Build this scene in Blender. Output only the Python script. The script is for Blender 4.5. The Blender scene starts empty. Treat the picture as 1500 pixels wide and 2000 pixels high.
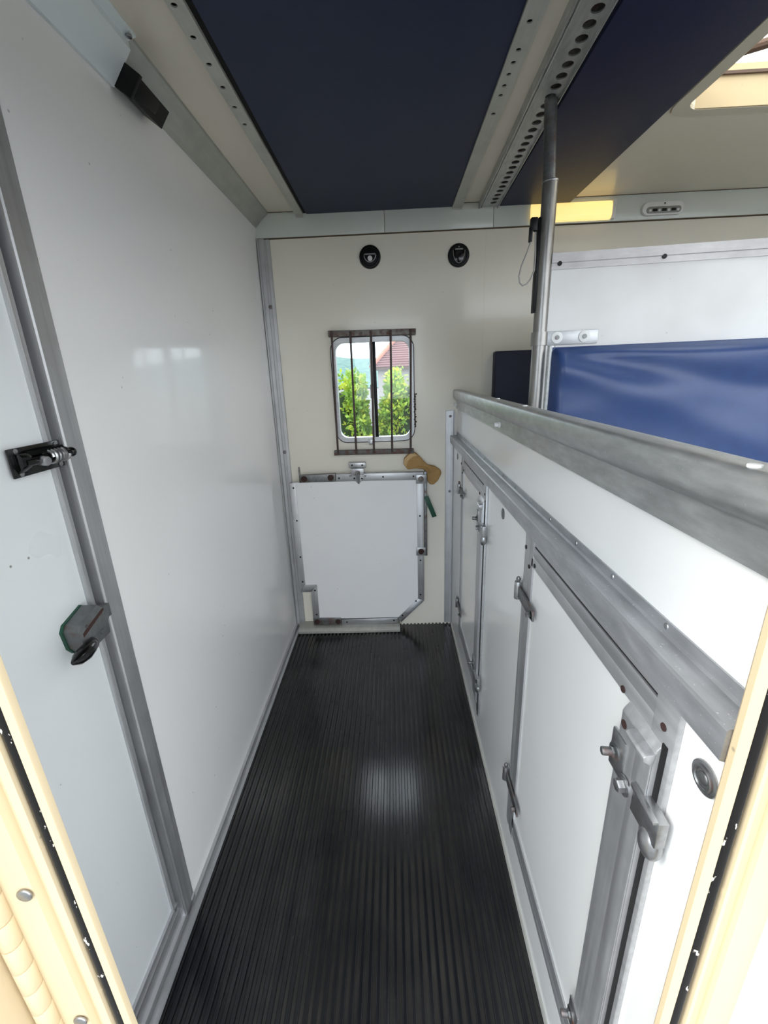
import bpy, bmesh, math, random
from mathutils import Vector, Matrix
random.seed(7)
SC = bpy.context.scene
COL = SC.collection

# ------------------------------------------------------------------ camera
cam = bpy.data.cameras.new('camera')
cam.sensor_fit = 'VERTICAL'; cam.sensor_height = 24.0; cam.lens = 9.987
cam.clip_start = 0.02; cam.clip_end = 500
co = bpy.data.objects.new('camera', cam); COL.objects.link(co)
def cam_axes(p, y, r):
    f = Vector((math.sin(y)*math.cos(p), math.cos(y)*math.cos(p), math.sin(p)))
    rt = Vector((math.cos(y), -math.sin(y), 0)); up = rt.cross(f)
    c, s = math.cos(r), math.sin(r)
    return rt*c + up*s, -rt*s + up*c, f
rt, up, fw = cam_axes(-0.31440, -0.02919, -0.03963)
m = Matrix((rt, up, -fw)).transposed().to_4x4(); m.translation = (0, 0, 1.40)
co.matrix_world = m
SC.camera = co

# ------------------------------------------------------------------ sky, sun, exposure
W = bpy.data.worlds.new('sky'); SC.world = W; W.use_nodes = True
wn = W.node_tree.nodes; wl = W.node_tree.links; wn.clear()
wo = wn.new('ShaderNodeOutputWorld'); wb = wn.new('ShaderNodeBackground')
tc = wn.new('ShaderNodeTexCoord'); nz = wn.new('ShaderNodeTexNoise'); nz.inputs['Scale'].default_value = 2.2
nz.inputs['Detail'].default_value = 4
cr = wn.new('ShaderNodeValToRGB')
cr.color_ramp.elements[0].color = (0.74, 0.86, 1.0, 1); cr.color_ramp.elements[1].color = (0.96, 0.98, 1.0, 1)
cr.color_ramp.elements[0].position = .38; cr.color_ramp.elements[1].position = .62
wl.new(tc.outputs['Generated'], nz.inputs['Vector']); wl.new(nz.outputs['Fac'], cr.inputs['Fac'])
wl.new(cr.outputs['Color'], wb.inputs['Color']); wb.inputs['Strength'].default_value = 4.4
wl.new(wb.outputs['Background'], wo.inputs['Surface'])
sun = bpy.data.lights.new('sun', 'SUN'); sun.energy = 3.0; sun.angle = math.radians(25); sun.color = (1, .96, .88)
so = bpy.data.objects.new('sun', sun); COL.objects.link(so)
so.rotation_euler = Vector((-.75, -.10, .66)).to_track_quat('Z', 'Y').to_euler()
SC.view_settings.view_transform = 'Standard'; SC.view_settings.look = 'None'
SC.view_settings.gamma = 1.0; SC.view_settings.use_curve_mapping = False
SC.view_settings.exposure = 0.0
SC.cycles.max_bounces = 6; SC.cycles.glossy_bounces = 3; SC.cycles.transmission_bounces = 2; SC.cycles.transparent_max_bounces = 8

# ------------------------------------------------------------------ materials
def lin(r, g, b):
    f = lambda c: (c/255/12.92) if c/255 <= .04045 else ((c/255+.055)/1.055)**2.4
    return (f(r), f(g), f(b), 1.0)
def nodes(name):
    M = bpy.data.materials.new(name); M.use_nodes = True
    nt = M.node_tree; b = nt.nodes['Principled BSDF']
    return M, nt, b
def pos_map(nt, scale=(1, 1, 1)):
    g = nt.nodes.new('ShaderNodeNewGeometry'); mp = nt.nodes.new('ShaderNodeMapping')
    mp.inputs['Scale'].default_value = scale
    nt.links.new(g.outputs['Position'], mp.inputs['Vector']); return mp
def noise(nt, vec, scale, detail=4, rough=.55):
    n = nt.nodes.new('ShaderNodeTexNoise'); n.inputs['Scale'].default_value = scale
    n.inputs['Detail'].default_value = detail; n.inputs['Roughness'].default_value = rough
    nt.links.new(vec.outputs['Vector'], n.inputs['Vector']); return n
def ramp(nt, src, p0, p1, c0=(0, 0, 0, 1), c1=(1, 1, 1, 1)):
    r = nt.nodes.new('ShaderNodeValToRGB'); e = r.color_ramp.elements
    e[0].position = p0; e[1].position = p1; e[0].color = c0; e[1].color = c1
    nt.links.new(src, r.inputs['Fac']); return r
def mix(nt, fac, a, b):
    x = nt.nodes.new('ShaderNodeMix'); x.data_type = 'RGBA'
    if isinstance(fac, float): x.inputs[0].default_value = fac
    else: nt.links.new(fac, x.inputs[0])
    for i, v in ((6, a), (7, b)):
        if isinstance(v, tuple): x.inputs[i].default_value = v
        else: nt.links.new(v, x.inputs[i])
    return x.outputs[2]
def mul(nt, a, b):
    x = nt.nodes.new('ShaderNodeMath'); x.operation = 'MULTIPLY'
    nt.links.new(a, x.inputs[0])
    if isinstance(b, (int, float)): x.inputs[1].default_value = b
    else: nt.links.new(b, x.inputs[1])
    return x.outputs[0]
def bump(nt, b, h, strength, dist=.002):
    n = nt.nodes.new('ShaderNodeBump'); n.inputs['Strength'].default_value = strength
    n.inputs['Distance'].default_value = dist
    nt.links.new(h, n.inputs['Height']); nt.links.new(n.outputs['Normal'], b.inputs['Normal'])

def paint(name, col, rough=.25, dirt=.12, dirtcol=None, speck=0.0, coat=0.0, wave=0.0):
    M, nt, b = nodes(name); v = pos_map(nt)
    n = noise(nt, v, 3.0, 3); r = ramp(nt, n.outputs['Fac'], .42, .78)
    dc = dirtcol or tuple(c*.72 for c in col[:3])+(1,)
    c = mix(nt, mul(nt, r.outputs['Color'], dirt*2), col, dc)
    if speck:
        vo = nt.nodes.new('ShaderNodeTexVoronoi'); vo.inputs['Scale'].default_value = 26
        nt.links.new(v.outputs['Vector'], vo.inputs['Vector'])
        d = ramp(nt, vo.outputs['Distance'], .035, .075, (1, 1, 1, 1), (0, 0, 0, 1))
        k = ramp(nt, noise(nt, v, 9, 1).outputs['Fac'], .60, .64)
        c = mix(nt, mul(nt, mul(nt, d.outputs['Color'], k.outputs['Color']), speck), c, (.10, .09, .08, 1))
    nt.links.new(c, b.inputs['Base Color'])
    rr = nt.nodes.new('ShaderNodeMapRange'); rr.inputs['To Min'].default_value = rough*.85; rr.inputs['To Max'].default_value = rough*1.25
    nt.links.new(n.outputs['Fac'], rr.inputs['Value']); nt.links.new(rr.outputs['Result'], b.inputs['Roughness'])
    if coat: b.inputs['Coat Weight'].default_value = coat; b.inputs['Coat Roughness'].default_value = .07
    if wave: bump(nt, b, noise(nt, v, 5, 2).outputs['Fac'], wave, .004)
    return M
def metal(name, col, rough=.38, stretch=(1, 1, 1), var=.35, spots=0.0, metallic=.9, rust=0.0):
    M, nt, b = nodes(name); v = pos_map(nt, stretch)
    n = noise(nt, v, 90, 4); r = ramp(nt, n.outputs['Fac'], .3, .7)
    dk = tuple(c*(1-var) for c in col[:3])+(1,)
    c = mix(nt, r.outputs['Color'], dk, col)
    v2 = pos_map(nt); big = ramp(nt, noise(nt, v2, 11, 5).outputs['Fac'], .45, .7)
    c = mix(nt, mul(nt, big.outputs['Color'], .45), c, tuple(x*.62 for x in col[:3])+(1,))
    if spots:
        s = ramp(nt, noise(nt, v2, 260, 2).outputs['Fac'], .68, .74)
        c = mix(nt, mul(nt, s.outputs['Color'], spots), c, (.9, .9, .9, 1))
    if rust:
        s = ramp(nt, noise(nt, v2, 45, 5).outputs['Fac'], .5-.25*rust+.1, .72-.25*rust+.1)
        c = mix(nt, s.outputs['Color'], c, lin(88, 48, 34))
        ms = nt.nodes.new('ShaderNodeMapRange'); ms.inputs['To Min'].default_value = metallic; ms.inputs['To Max'].default_value = .1
        nt.links.new(s.outputs['Color'], ms.inputs['Value']); nt.links.new(ms.outputs['Result'], b.inputs['Metallic'])
    else: b.inputs['Metallic'].default_value = metallic
    nt.links.new(c, b.inputs['Base Color'])
    rr = nt.nodes.new('ShaderNodeMapRange'); rr.inputs['To Min'].default_value = rough*.8; rr.inputs['To Max'].default_value = rough*1.3
    nt.links.new(n.outputs['Fac'], rr.inputs['Value']); nt.links.new(rr.outputs['Result'], b.inputs['Roughness'])
    return M
def plain(name, col, rough=.5, metallic=0.0, bumps=0.0, bscale=300, var=.15, spec=.5):
    M, nt, b = nodes(name); v = pos_map(nt); n = noise(nt, v, 25, 4)
    c = mix(nt, ramp(nt, n.outputs['Fac'], .35, .7).outputs['Color'], col, tuple(x*(1-var) for x in col[:3])+(1,))
    nt.links.new(c, b.inputs['Base Color']); b.inputs['Roughness'].default_value = rough
    b.inputs['Metallic'].default_value = metallic; b.inputs['Specular IOR Level'].default_value = spec
    if bumps: bump(nt, b, noise(nt, v, bscale, 3).outputs['Fac'], bumps, .001)
    return M
MT = {}
MT['wall'] = paint('white_gloss_panel', lin(242, 241, 239), .30, .04, speck=.6, coat=.5)
MT['wallback'] = paint('cream_gloss_panel', lin(236, 231, 217), .22, .05, dirtcol=lin(204, 194, 168), speck=.3, coat=.2, wave=.06)
MT['door'] = paint('cool_white_door_panel', lin(238, 241, 242), .28, .02, speck=.8)
MT['board'] = paint('white_board', lin(242, 242, 242), .35, .06, speck=.5)
MT['locker'] = paint('white_locker_panel', lin(241, 241, 238), .22, .05, speck=.35, coat=.45)
MT['ceil'] = paint('cream_ceiling_paint', lin(228, 220, 204), .32, .08, dirtcol=lin(200, 182, 152), coat=.3, wave=.05)
MT['roof'] = paint('cream_roof_liner', lin(206, 199, 180), .22, .10, dirtcol=lin(186, 172, 140), coat=.2)
MT['band'] = paint('pale_grey_band', lin(214, 220, 214), .24, .10, dirtcol=lin(190, 184, 166), coat=.2)
MT['cover'] = paint('white_cover_plate', lin(226, 234, 236), .30, .04)
MT['part'] = paint('scuffed_white_partition', lin(226, 226, 224), .45, .22, dirtcol=lin(176, 168, 164), speck=.3)
MT['cream'] = paint('cream_coach_paint', lin(212, 192, 156), .45, .08, dirtcol=lin(180, 152, 108), speck=.5)
MT['coach'] = paint('pale_coach_exterior', lin(238, 230, 222), .40, .06)
MT['alu'] = metal('brushed_aluminium', (.60, .605, .615, 1), .42, (1, 1, .03), .22, metallic=.75)
MT['aluy'] = metal('brushed_aluminium_long', (.60, .605, .615, 1), .42, (1, .03, 1), .22, metallic=.75)
MT['alux'] = metal('brushed_aluminium_wide', (.52, .53, .54, 1), .40, (.03, 1, 1), .22)
MT['galv'] = metal('galvanised_steel', (.58, .59, .58, 1), .40, (1, .25, 1), .30, spots=.25, metallic=.8)
MT['ledge'] = metal('worn_aluminium_ledge', (.54, .55, .57, 1), .45, (1, .2, 1), .22, spots=.6, metallic=.75)
MT['alupaint'] = metal('dull_painted_rail', (.55, .55, .50, 1), .45, (1, .05, 1), .15, metallic=.35)
MT['corner'] = metal('grey_corner_strip', (.46, .47, .43, 1), .35, (1, .05, 1), .15, metallic=.4)
MT['dullstrip'] = metal('dull_grey_strip', (.62, .60, .60, 1), .5, (.2, 1, 1), .2, metallic=.35)
MT['polesteel'] = metal('worn_pole_steel', (.36, .35, .33, 1), .34, (1, 1, .2), .35, metallic=.9)
MT['zinc'] = metal('zinc_hardware', (.48, .485, .49, 1), .32, (1, 1, 1), .3)
MT['darkzinc'] = metal('tarnished_steel', (.26, .27, .27, 1), .42, (1, 1, 1), .4, rust=.35)
MT['rusty'] = metal('rusty_steel', (.20, .20, .19, 1), .55, (1, 1, 1), .4, rust=.75)
MT['rustbar'] = metal('rusty_flat_bar', (.30, .29, .27, 1), .55, (1, 1, 1), .4, rust=.55)
MT['rust'] = plain('rust', lin(58, 34, 29), .8, var=.35)
MT['guard'] = plain('dark_brown_bar_paint', lin(70, 50, 46), .5, var=.3)
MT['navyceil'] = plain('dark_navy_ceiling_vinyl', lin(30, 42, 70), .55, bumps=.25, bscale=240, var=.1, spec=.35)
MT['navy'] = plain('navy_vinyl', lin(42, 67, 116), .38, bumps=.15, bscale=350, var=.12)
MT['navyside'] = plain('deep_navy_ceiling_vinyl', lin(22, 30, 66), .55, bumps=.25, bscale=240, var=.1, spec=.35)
MT['navyshade'] = plain('shaded_navy_vinyl', lin(20, 27, 52), .6, bumps=.15, bscale=350, var=.12)  # darker copy of the navy vinyl; the partition's shade is in the colour
MT['black'] = plain('black_plastic', lin(12, 12, 13), .4, spec=.25)
MT['blackgloss'] = plain('black_enamel', lin(14, 14, 14), .15)
MT['gapshade'] = plain('recess_shade', lin(14, 13, 12), .9)  # near-black colour stands in for shade in open joints and drilled holes
def seal_mat():
    M, nt, b = nodes('black_rubber_seal'); v = pos_map(nt, (1, 1, .35))
    k = ramp(nt, noise(nt, v, 150, 3).outputs['Fac'], .665, .685)
    nt.links.new(mix(nt, k.outputs['Color'], lin(18, 16, 15), lin(226, 220, 206)), b.inputs['Base Color'])
    b.inputs['Roughness'].default_value = .25; bump(nt, b, noise(nt, v, 60, 3).outputs['Fac'], .5, .001); return M
MT['seal'] = seal_mat()
MT['sealant'] = plain('dirty_sealant', lin(92, 74, 52), .8, var=.4)
MT['whiteplastic'] = plain('white_plastic', lin(232, 232, 230), .35, var=.05)
MT['greyplastic'] = plain('grey_plastic', lin(150, 148, 144), .4)
MT['tan'] = plain('tan_leather', lin(176, 138, 84), .7, bumps=.2, bscale=120, var=.2)
MT['tanlight'] = plain('pale_tan_edge', lin(206, 172, 122), .7, var=.1)
MT['green'] = plain('dark_green_webbing', lin(18, 76, 56), .5, var=.3)
MT['lockgrey'] = metal('worn_grey_lock_case', (.20, .21, .21, 1), .45, (1, 1, 1), .3, metallic=.6, rust=.12)
MT['rubyroof'] = plain('clay_roof_tile', lin(176, 112, 92), .8, var=.4)
MT['purpleroof'] = plain('mottled_roof_tile', lin(150, 112, 112), .85, var=.45)
MT['render'] = plain('pale_render', lin(150, 146, 142), .8, var=.1)
MT['brown'] = plain('brown_timber', lin(104, 84, 74), .7)
MT['concrete'] = plain('concrete_yard', lin(100, 100, 98), .9, bumps=.3, bscale=40)
MT['fence'] = plain('pale_fence_rail', lin(170, 190, 196), .6)
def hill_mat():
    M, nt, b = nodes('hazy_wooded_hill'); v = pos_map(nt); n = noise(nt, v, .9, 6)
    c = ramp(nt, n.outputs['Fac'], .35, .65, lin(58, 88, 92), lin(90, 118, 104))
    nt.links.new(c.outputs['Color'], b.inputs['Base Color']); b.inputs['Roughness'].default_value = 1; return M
MT['hill'] = hill_mat()
def leaf_mat(name, a, bcol, c3):
    M, nt, b = nodes(name); v = pos_map(nt); n = noise(nt, v, 9, 3)
    c = ramp(nt, n.outputs['Fac'], .32, .68, a, bcol); c.color_ramp.elements.new(.5).color = c3
    nt.links.new(c.outputs['Color'], b.inputs['Base Color']); b.inputs['Roughness'].default_value = .55
    b.inputs['Subsurface Weight'].default_value = 0
    tr = nt.nodes.new('ShaderNodeBsdfTranslucent'); nt.links.new(c.outputs['Color'], tr.inputs['Color'])
    ms = nt.nodes.new('ShaderNodeMixShader'); ms.inputs[0].default_value = .35
    nt.links.new(b.outputs['BSDF'], ms.inputs[1]); nt.links.new(tr.outputs['BSDF'], ms.inputs[2])
    nt.links.new(ms.outputs['Shader'], nt.nodes['Material Output'].inputs['Surface']); return M
MT['leaf'] = leaf_mat('yellow_green_leaves', lin(70, 104, 44), lin(206, 206, 72), lin(132, 168, 60))
MT['leafdark'] = plain('shrub_core', lin(44, 66, 34), .9, var=.4)
MT['twig'] = plain('dry_twig', lin(190, 176, 160), .8)
def glass_mat(name, tint=(1, 1, 1, 1)):
    M = bpy.data.materials.new(name); M.use_nodes = True; nt = M.node_tree; nt.nodes.clear()
    o = nt.nodes.new('ShaderNodeOutputMaterial'); t = nt.nodes.new('ShaderNodeBsdfTransparent'); t.inputs['Color'].default_value = tint
    g = nt.nodes.new('ShaderNodeBsdfGlossy'); g.inputs['Roughness'].default_value = .02
    lw = nt.nodes.new('ShaderNodeLayerWeight'); lw.inputs['Blend'].default_value = .5
    pw5 = nt.nodes.new('ShaderNodeMath'); pw5.operation = 'POWER'; pw5.inputs[1].default_value = 5; nt.links.new(lw.outputs['Facing'], pw5.inputs[0])
    f = nt.nodes.new('ShaderNodeMath'); f.operation = 'MULTIPLY_ADD'; f.inputs[1].default_value = .9; f.inputs[2].default_value = .03; nt.links.new(pw5.outputs[0], f.inputs[0])
    mxs = nt.nodes.new('ShaderNodeMixShader'); nt.links.new(f.outputs[0], mxs.inputs[0])
    nt.links.new(t.outputs['BSDF'], mxs.inputs[1]); nt.links.new(g.outputs['BSDF'], mxs.inputs[2])
    nt.links.new(mxs.outputs['Shader'], o.inputs['Surface']); return M
MT['glass'] = glass_mat('window_glass', (.96, .98, .98, 1))
MT['acrylic'] = glass_mat('skylight_acrylic', (1.0, .98, .92, 1))
def lamp_mat():
    M, nt, b = nodes('warm_lit_diffuser'); b.inputs['Base Color'].default_value = (.9, .8, .5, 1)
    b.inputs['Emission Color'].default_value = (1.0, .70, .22, 1); b.inputs['Emission Strength'].default_value = 1.0
    b.inputs['Roughness'].default_value = .3; return M
MT['lamp'] = lamp_mat()
def rubber_mat():
    M, nt, b = nodes('ribbed_black_rubber'); v = pos_map(nt)
    st = pos_map(nt, (1, .06, 1))
    dust = ramp(nt, noise(nt, v, 3.2, 5).outputs['Fac'], .42, .72)
    lines = ramp(nt, noise(nt, st, 24, 2).outputs['Fac'], .40, .75)
    c = mix(nt, mul(nt, mul(nt, dust.outputs['Color'], lines.outputs['Color']), .45), lin(23, 23, 26), lin(80, 78, 74))
    g = nt.nodes.new('ShaderNodeNewGeometry'); sx = nt.nodes.new('ShaderNodeSeparateXYZ'); nt.links.new(g.outputs['Position'], sx.inputs[0])
    low = nt.nodes.new('ShaderNodeMapRange'); low.inputs['From Min'].default_value = -.0005; low.inputs['From Max'].default_value = -.003; nt.links.new(sx.outputs['Z'], low.inputs['Value'])
    pat = ramp(nt, noise(nt, v, 2.2, 4).outputs['Fac'], .36, .66)
    c = mix(nt, mul(nt, mul(nt, low.outputs['Result'], pat.outputs['Color']), .7), c, lin(74, 71, 66))
    nt.links.new(c, b.inputs['Base Color'])
    r = nt.nodes.new('ShaderNodeMapRange'); r.inputs['To Min'].default_value = .06; r.inputs['To Max'].default_value = .28
    nt.links.new(noise(nt, v, 5, 3).outputs['Fac'], r.inputs['Value']); nt.links.new(r.outputs['Result'], b.inputs['Roughness'])
    return M
MT['rubber'] = rubber_mat()

# ------------------------------------------------------------------ mesh builder
AX = {'x': (1, 2, 0), 'y': (0, 2, 1), 'z': (0, 1, 2)}
def pt(axis, u, v, w):
    a = [0, 0, 0]; i, j, k = AX[axis]; a[i], a[j], a[k] = u, v, w; return Vector(a)
class B:
    def __init__(s): s.bm = bmesh.new()
    def merge(s, t):
        me = bpy.data.meshes.new('t'); t.to_mesh(me); t.free(); s.bm.from_mesh(me); bpy.data.meshes.remove(me); return s
    def box(s, x0, x1, y0, y1, z0, z1, bev=0.0, seg=2, rot=None):
        t = bmesh.new(); bmesh.ops.create_cube(t, size=1)
        c = Vector(((x0+x1)/2, (y0+y1)/2, (z0+z1)/2)); d = Vector((abs(x1-x0), abs(y1-y0), abs(z1-z0)))
        for v in t.verts: v.co = Vector((v.co.x*d.x, v.co.y*d.y, v.co.z*d.z))
        if bev: bmesh.ops.bevel(t, geom=t.edges[:], offset=bev, segments=seg, profile=.5, affect='EDGES')
        if rot is not None:
            for v in t.verts: v.co = rot @ v.co
        for v in t.verts: v.co += c
        return s.merge(t)
    def prism(s, pts, axis, a0, a1, bev=0.0, seg=2):
        t = bmesh.new()
        lo = [t.verts.new(pt(axis, u, v, a0)) for u, v in pts]; hi = [t.verts.new(pt(axis, u, v, a1)) for u, v in pts]
        n = len(pts); t.faces.new(lo[::-1]); t.faces.new(hi)
        for i in range(n): t.faces.new((lo[i], lo[(i+1) % n], hi[(i+1) % n], hi[i]))
        bmesh.ops.recalc_face_normals(t, faces=t.faces[:])
        if bev: bmesh.ops.bevel(t, geom=t.edges[:], offset=bev, segments=seg, profile=.5, affect='EDGES')
        return s.merge(t)
    def sheet(s, outer, holes, axis, a0, a1):
        t = bmesh.new(); edges = []
        for loop in [outer]+holes:
            vs = [t.verts.new(pt(axis, u, v, a0)) for u, v in loop]
            edges += [t.edges.new((vs[i], vs[(i+1) % len(vs)])) for i in range(len(vs))]
        bmesh.ops.triangle_fill(t, use_beauty=True, use_dissolve=False, edges=edges)
        r = bmesh.ops.extrude_face_region(t, geom=t.faces[:])
        k = AX[axis][2]
        for g in r['geom']:
            if isinstance(g, bmesh.types.BMVert): g.co[k] = a1
        bmesh.ops.recalc_face_normals(t, faces=t.faces[:])
        return s.merge(t)
    def cyl(s, p0, p1, r, n=16, r2=None, bev=0.0):
        p0, p1 = Vector(p0), Vector(p1); d = p1-p0; t = bmesh.new()
        bmesh.ops.create_cone(t, cap_ends=True, segments=n, radius1=r, radius2=r if r2 is None else r2, depth=d.length)
        if bev:
            es = [e for e in t.edges if abs(e.verts[0].co.z-e.verts[1].co.z) < 1e-6]
            bmesh.ops.bevel(t, geom=es, offset=bev, segments=2, profile=.5, affect='EDGES')
        q = d.to_track_quat('Z', 'Y').to_matrix()
        for v in t.verts: v.co = q @ v.co + (p0+p1)/2
        return s.merge(t)
    def ball(s, c, r, sc=(1, 1, 1), u=14, v=9, rot=None):
        t = bmesh.new(); bmesh.ops.create_uvsphere(t, u_segments=u, v_segments=v, radius=r)
        for x in t.verts:
            q = Vector((x.co.x*sc[0], x.co.y*sc[1], x.co.z*sc[2]))
            if rot is not None: q = rot @ q
            x.co = q + Vector(c)
        return s.merge(t)
    def tube(s, path, r, n=8, closed=False):
        P = [Vector(p) for p in path]; t = bmesh.new(); rings = []; N = len(P); prev = None
        for i in range(N):
            a = P[(i-1) % N] if (closed or i > 0) else P[i]; b = P[(i+1) % N] if (closed or i < N-1) else P[i]
            d = (b-a).normalized()
            if prev is None:
                prev = d.orthogonal().normalized()
            u = (prev-d*prev.dot(d)).normalized(); prev = u; w = d.cross(u)
            rr = r[i] if isinstance(r, list) else r
            rings.append([t.verts.new(P[i]+u*rr*math.cos(2*math.pi*k/n)+w*rr*math.sin(2*math.pi*k/n)) for k in range(n)])
        for i in range(N if closed else N-1):
            A, C = rings[i], rings[(i+1) % N]
            for k in range(n): t.faces.new((A[k], A[(k+1) % n], C[(k+1) % n], C[k]))
        if not closed: t.faces.new(rings[0][::-1]); t.faces.new(rings[-1])
        bmesh.ops.recalc_face_normals(t, faces=t.faces[:])
        return s.merge(t)
    def grid(s, f, nu, nv):
        t = bmesh.new(); V = [[t.verts.new(f(i/nu, j/nv)) for j in range(nv+1)] for i in range(nu+1)]
        for i in range(nu):
            for j in range(nv): t.faces.new((V[i][j], V[i+1][j], V[i+1][j+1], V[i][j+1]))
        return s.merge(t)
WO = {}
def mk(name, b, mat, parent=None, warp=None, sharp=32, **props):
    bm = b.bm
    if warp:
        for v in bm.verts: v.co = warp(v.co)
    xs = [v.co for v in bm.verts]
    c = Vector([(min(v[i] for v in xs)+max(v[i] for v in xs))/2 for i in range(3)])
    for v in bm.verts: v.co -= c
    th = math.radians(sharp)
    for f in bm.faces: f.smooth = True
    for e in bm.edges:
        if len(e.link_faces) != 2 or e.calc_face_angle(0) > th: e.smooth = False
    me = bpy.data.meshes.new(name); bm.to_mesh(me); bm.free()
    me.materials.append(MT[mat] if isinstance(mat, str) else mat)
    o = bpy.data.objects.new(name, me); COL.objects.link(o); WO[o.name] = c
    if parent is not None: o.parent = parent; o.location = c-WO[parent.name]
    else: o.location = c
    for k, v in props.items(): o[k] = v
    return o
def thing(name, label, cat, loc, kind=None, group=None):
    e = bpy.data.objects.new(name, None); COL.objects.link(e); e.location = loc; e.empty_display_size = .05
    WO[e.name] = Vector(loc); e['label'] = label
    if cat: e['category'] = cat
    if kind: e['kind'] = kind
    if group: e['group'] = group
    return e
def dup(o, parent, d):
    c = o.copy(); COL.objects.link(c); c.parent = parent; WO[c.name] = WO[o.name]+Vector(d)
    c.location = WO[c.name]-(WO[parent.name] if parent else Vector((0, 0, 0)))
    return c
def rrect(x0, x1, z0, z1, r, n=6):
    P = []
    for cx, cz, a in ((x1-r, z1-r, 0), (x0+r, z1-r, 90), (x0+r, z0+r, 180), (x1-r, z0+r, 270)):
        for i in range(n+1):
            t = math.radians(a+90*i/n); P.append((cx+r*math.cos(t), cz+r*math.sin(t)))
    return P
def circ(u, v, r, n=14): return [(u+r*math.cos(2*math.pi*i/n), v+r*math.sin(2*math.pi*i/n)) for i in range(n)]
S = 'structure'
LX, BY, RXL, RXU, CZ = -.595, 2.172, .303, .322, 2.085
def lean(v): return Vector((v.x-.007+.011*v.z, v.y, v.z))

# ------------------------------------------------------------------ yard and ground outside
mk('ground', B().box(-60, 60, -40, 120, -1.15, -1.05), 'concrete', kind=S, label='pale concrete yard around the lorry')

# ------------------------------------------------------------------ floor: ribbed rubber
pitch = .0209; pts = [(-.62, -.03)]
x = -.605
while x < .325:
    pts += [(x, -.003), (x+.0008, .003), (x+.002, .004), (x+.0098, .004), (x+.011, .003), (x+.0118, -.003)]; x += pitch
pts += [(.335, 0.0), (.335, -.03)]
fl = mk('floor', B().prism([(-.62, -.03)]+pts[1:], 'y', .26, BY+.02), 'rubber', kind=S, label='black ribbed rubber matting on the corridor floor')
mk('floor_stall', B().box(.36, 3.2, .2, BY+.02, -.04, 0), 'rubber', kind=S, label='black rubber floor of the horse stalls')
mk('baseboard_left', B().prism([(LX-.006, 0), (LX+.016, 0), (LX+.016, .006), (LX+.006, .008), (LX+.004, .03), (LX-.006, .03)], 'y', .32, BY-.001), 'aluy', kind=S, label='thin aluminium edging where the left wall meets the rubber floor')
mk('baseboard_right', B().prism([(.294, 0), (.305, 0), (.305, .012), (.300, .010)], 'y', .32, BY-.002), 'alupaint', kind=S, label='thin cream sealing bead along the foot of the locker wall')

# ------------------------------------------------------------------ left wall, inner door
mk('wall_left', B().box(LX-.03, LX, .787, BY+.02, 0, CZ+.02), 'wall', warp=lean, kind=S, label='glossy white panelled left wall')
p1 = [(LX-.03, .735), (LX+.010, .735), (LX+.010, .738), (LX+.012, .741), (LX+.012, .768), (LX+.009, .771), (LX+.008, .787), (LX-.03, .787)]
mk('trim_1', B().prism(p1, 'z', .035, CZ), 'alu', warp=lean, kind=S, label='brushed aluminium door post on the left wall')
d1 = thing('door_1', 'white inner door with aluminium edge in the left wall', None, (LX, .5, .06), kind=S)
mk('door_panel', B().box(LX-.03, LX-.002, .27, .712, .115, 1.99, .001), 'door', d1, warp=lean)
mk('edge_trim', B().prism([(LX-.03, .708), (LX+.004, .708), (LX+.005, .711), (LX+.002, .714), (LX+.002, .723), (LX-.004, .727), (LX-.03, .727)], 'z', .10, 1.99), 'alu', d1, warp=lean)
mk('gap_shade_strip', B().box(LX-.03, LX-.012, .727, .735, .05, 1.99), 'gapshade', d1, warp=lean)  # dark filler painted as the shade between door edge and post
mk('bottom_trim', B().prism([(LX-.03, .088), (LX+.003, .088), (LX+.005, .093), (LX+.002, .098), (LX+.002, .112), (LX+.005, .118), (LX-.03, .120)], 'y', .27, .727), 'aluy', d1, warp=lean)
mk('trim_2', B().prism([(LX-.03, .035), (LX+.012, .035), (LX+.012, .05), (LX+.004, .054), (LX+.004, .084), (LX-.03, .084)], 'y', .27, .787), 'aluy', warp=lean, kind=S, label='aluminium sill beneath the white inner door')
# spring bolt on the door
sb = thing('spring_bolt', 'black spring bolt', None, (LX, .683, 1.29)); del sb['label']
sb.parent = d1; sb.location = Vector((LX, .683, 1.29))-WO['door_1']; sb['label'] = 'black spring bolt with steel coil'
bx = LX+.0115
mk('plate', B().box(bx, bx+.003, .626, .732, 1.267, 1.312, .0008), 'blackgloss', sb)
mk('housing', B().prism([(bx+.003, 1.272), (bx+.004, 1.273), (bx+.012, 1.280), (bx+.016, 1.284), (bx+.017, 1.298), (bx+.012, 1.303), (bx+.003, 1.304)], 'y', .634, .652, .001).prism([(bx+.003, 1.279), (bx+.016, 1.284), (bx+.017, 1.298), (bx+.003, 1.304)], 'y', .724, .732, .001).prism([(bx+.003, 1.297), (bx+.015, 1.298), (bx+.012, 1.304), (bx+.003, 1.306)], 'y', .65, .726), 'blackgloss', sb)
mk('barrel', B().cyl((bx+.012, .640, 1.289), (bx+.012, .742, 1.289), .0065, 14).ball((bx+.012, .742, 1.289), .0085, (1, .9, 1)), 'blackgloss', sb)
hel = [(bx+.012+.0100*math.cos(a), .688+.036*a/(2*math.pi*5), 1.289+.0100*math.sin(a)) for a in [2*math.pi*5*i/90 for i in range(91)]]
mk('spring', B().tube(hel, .0026, 6), 'zinc', sb)
mk('thumb_pin', B().cyl((bx+.010, .672, 1.287), (bx+.026, .669, 1.286), .0085, 14, r2=.0075, bev=.0015).cyl((bx+.012, .655, 1.288), (bx+.012, .676, 1.288), .006, 10), 'zinc', sb)
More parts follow.
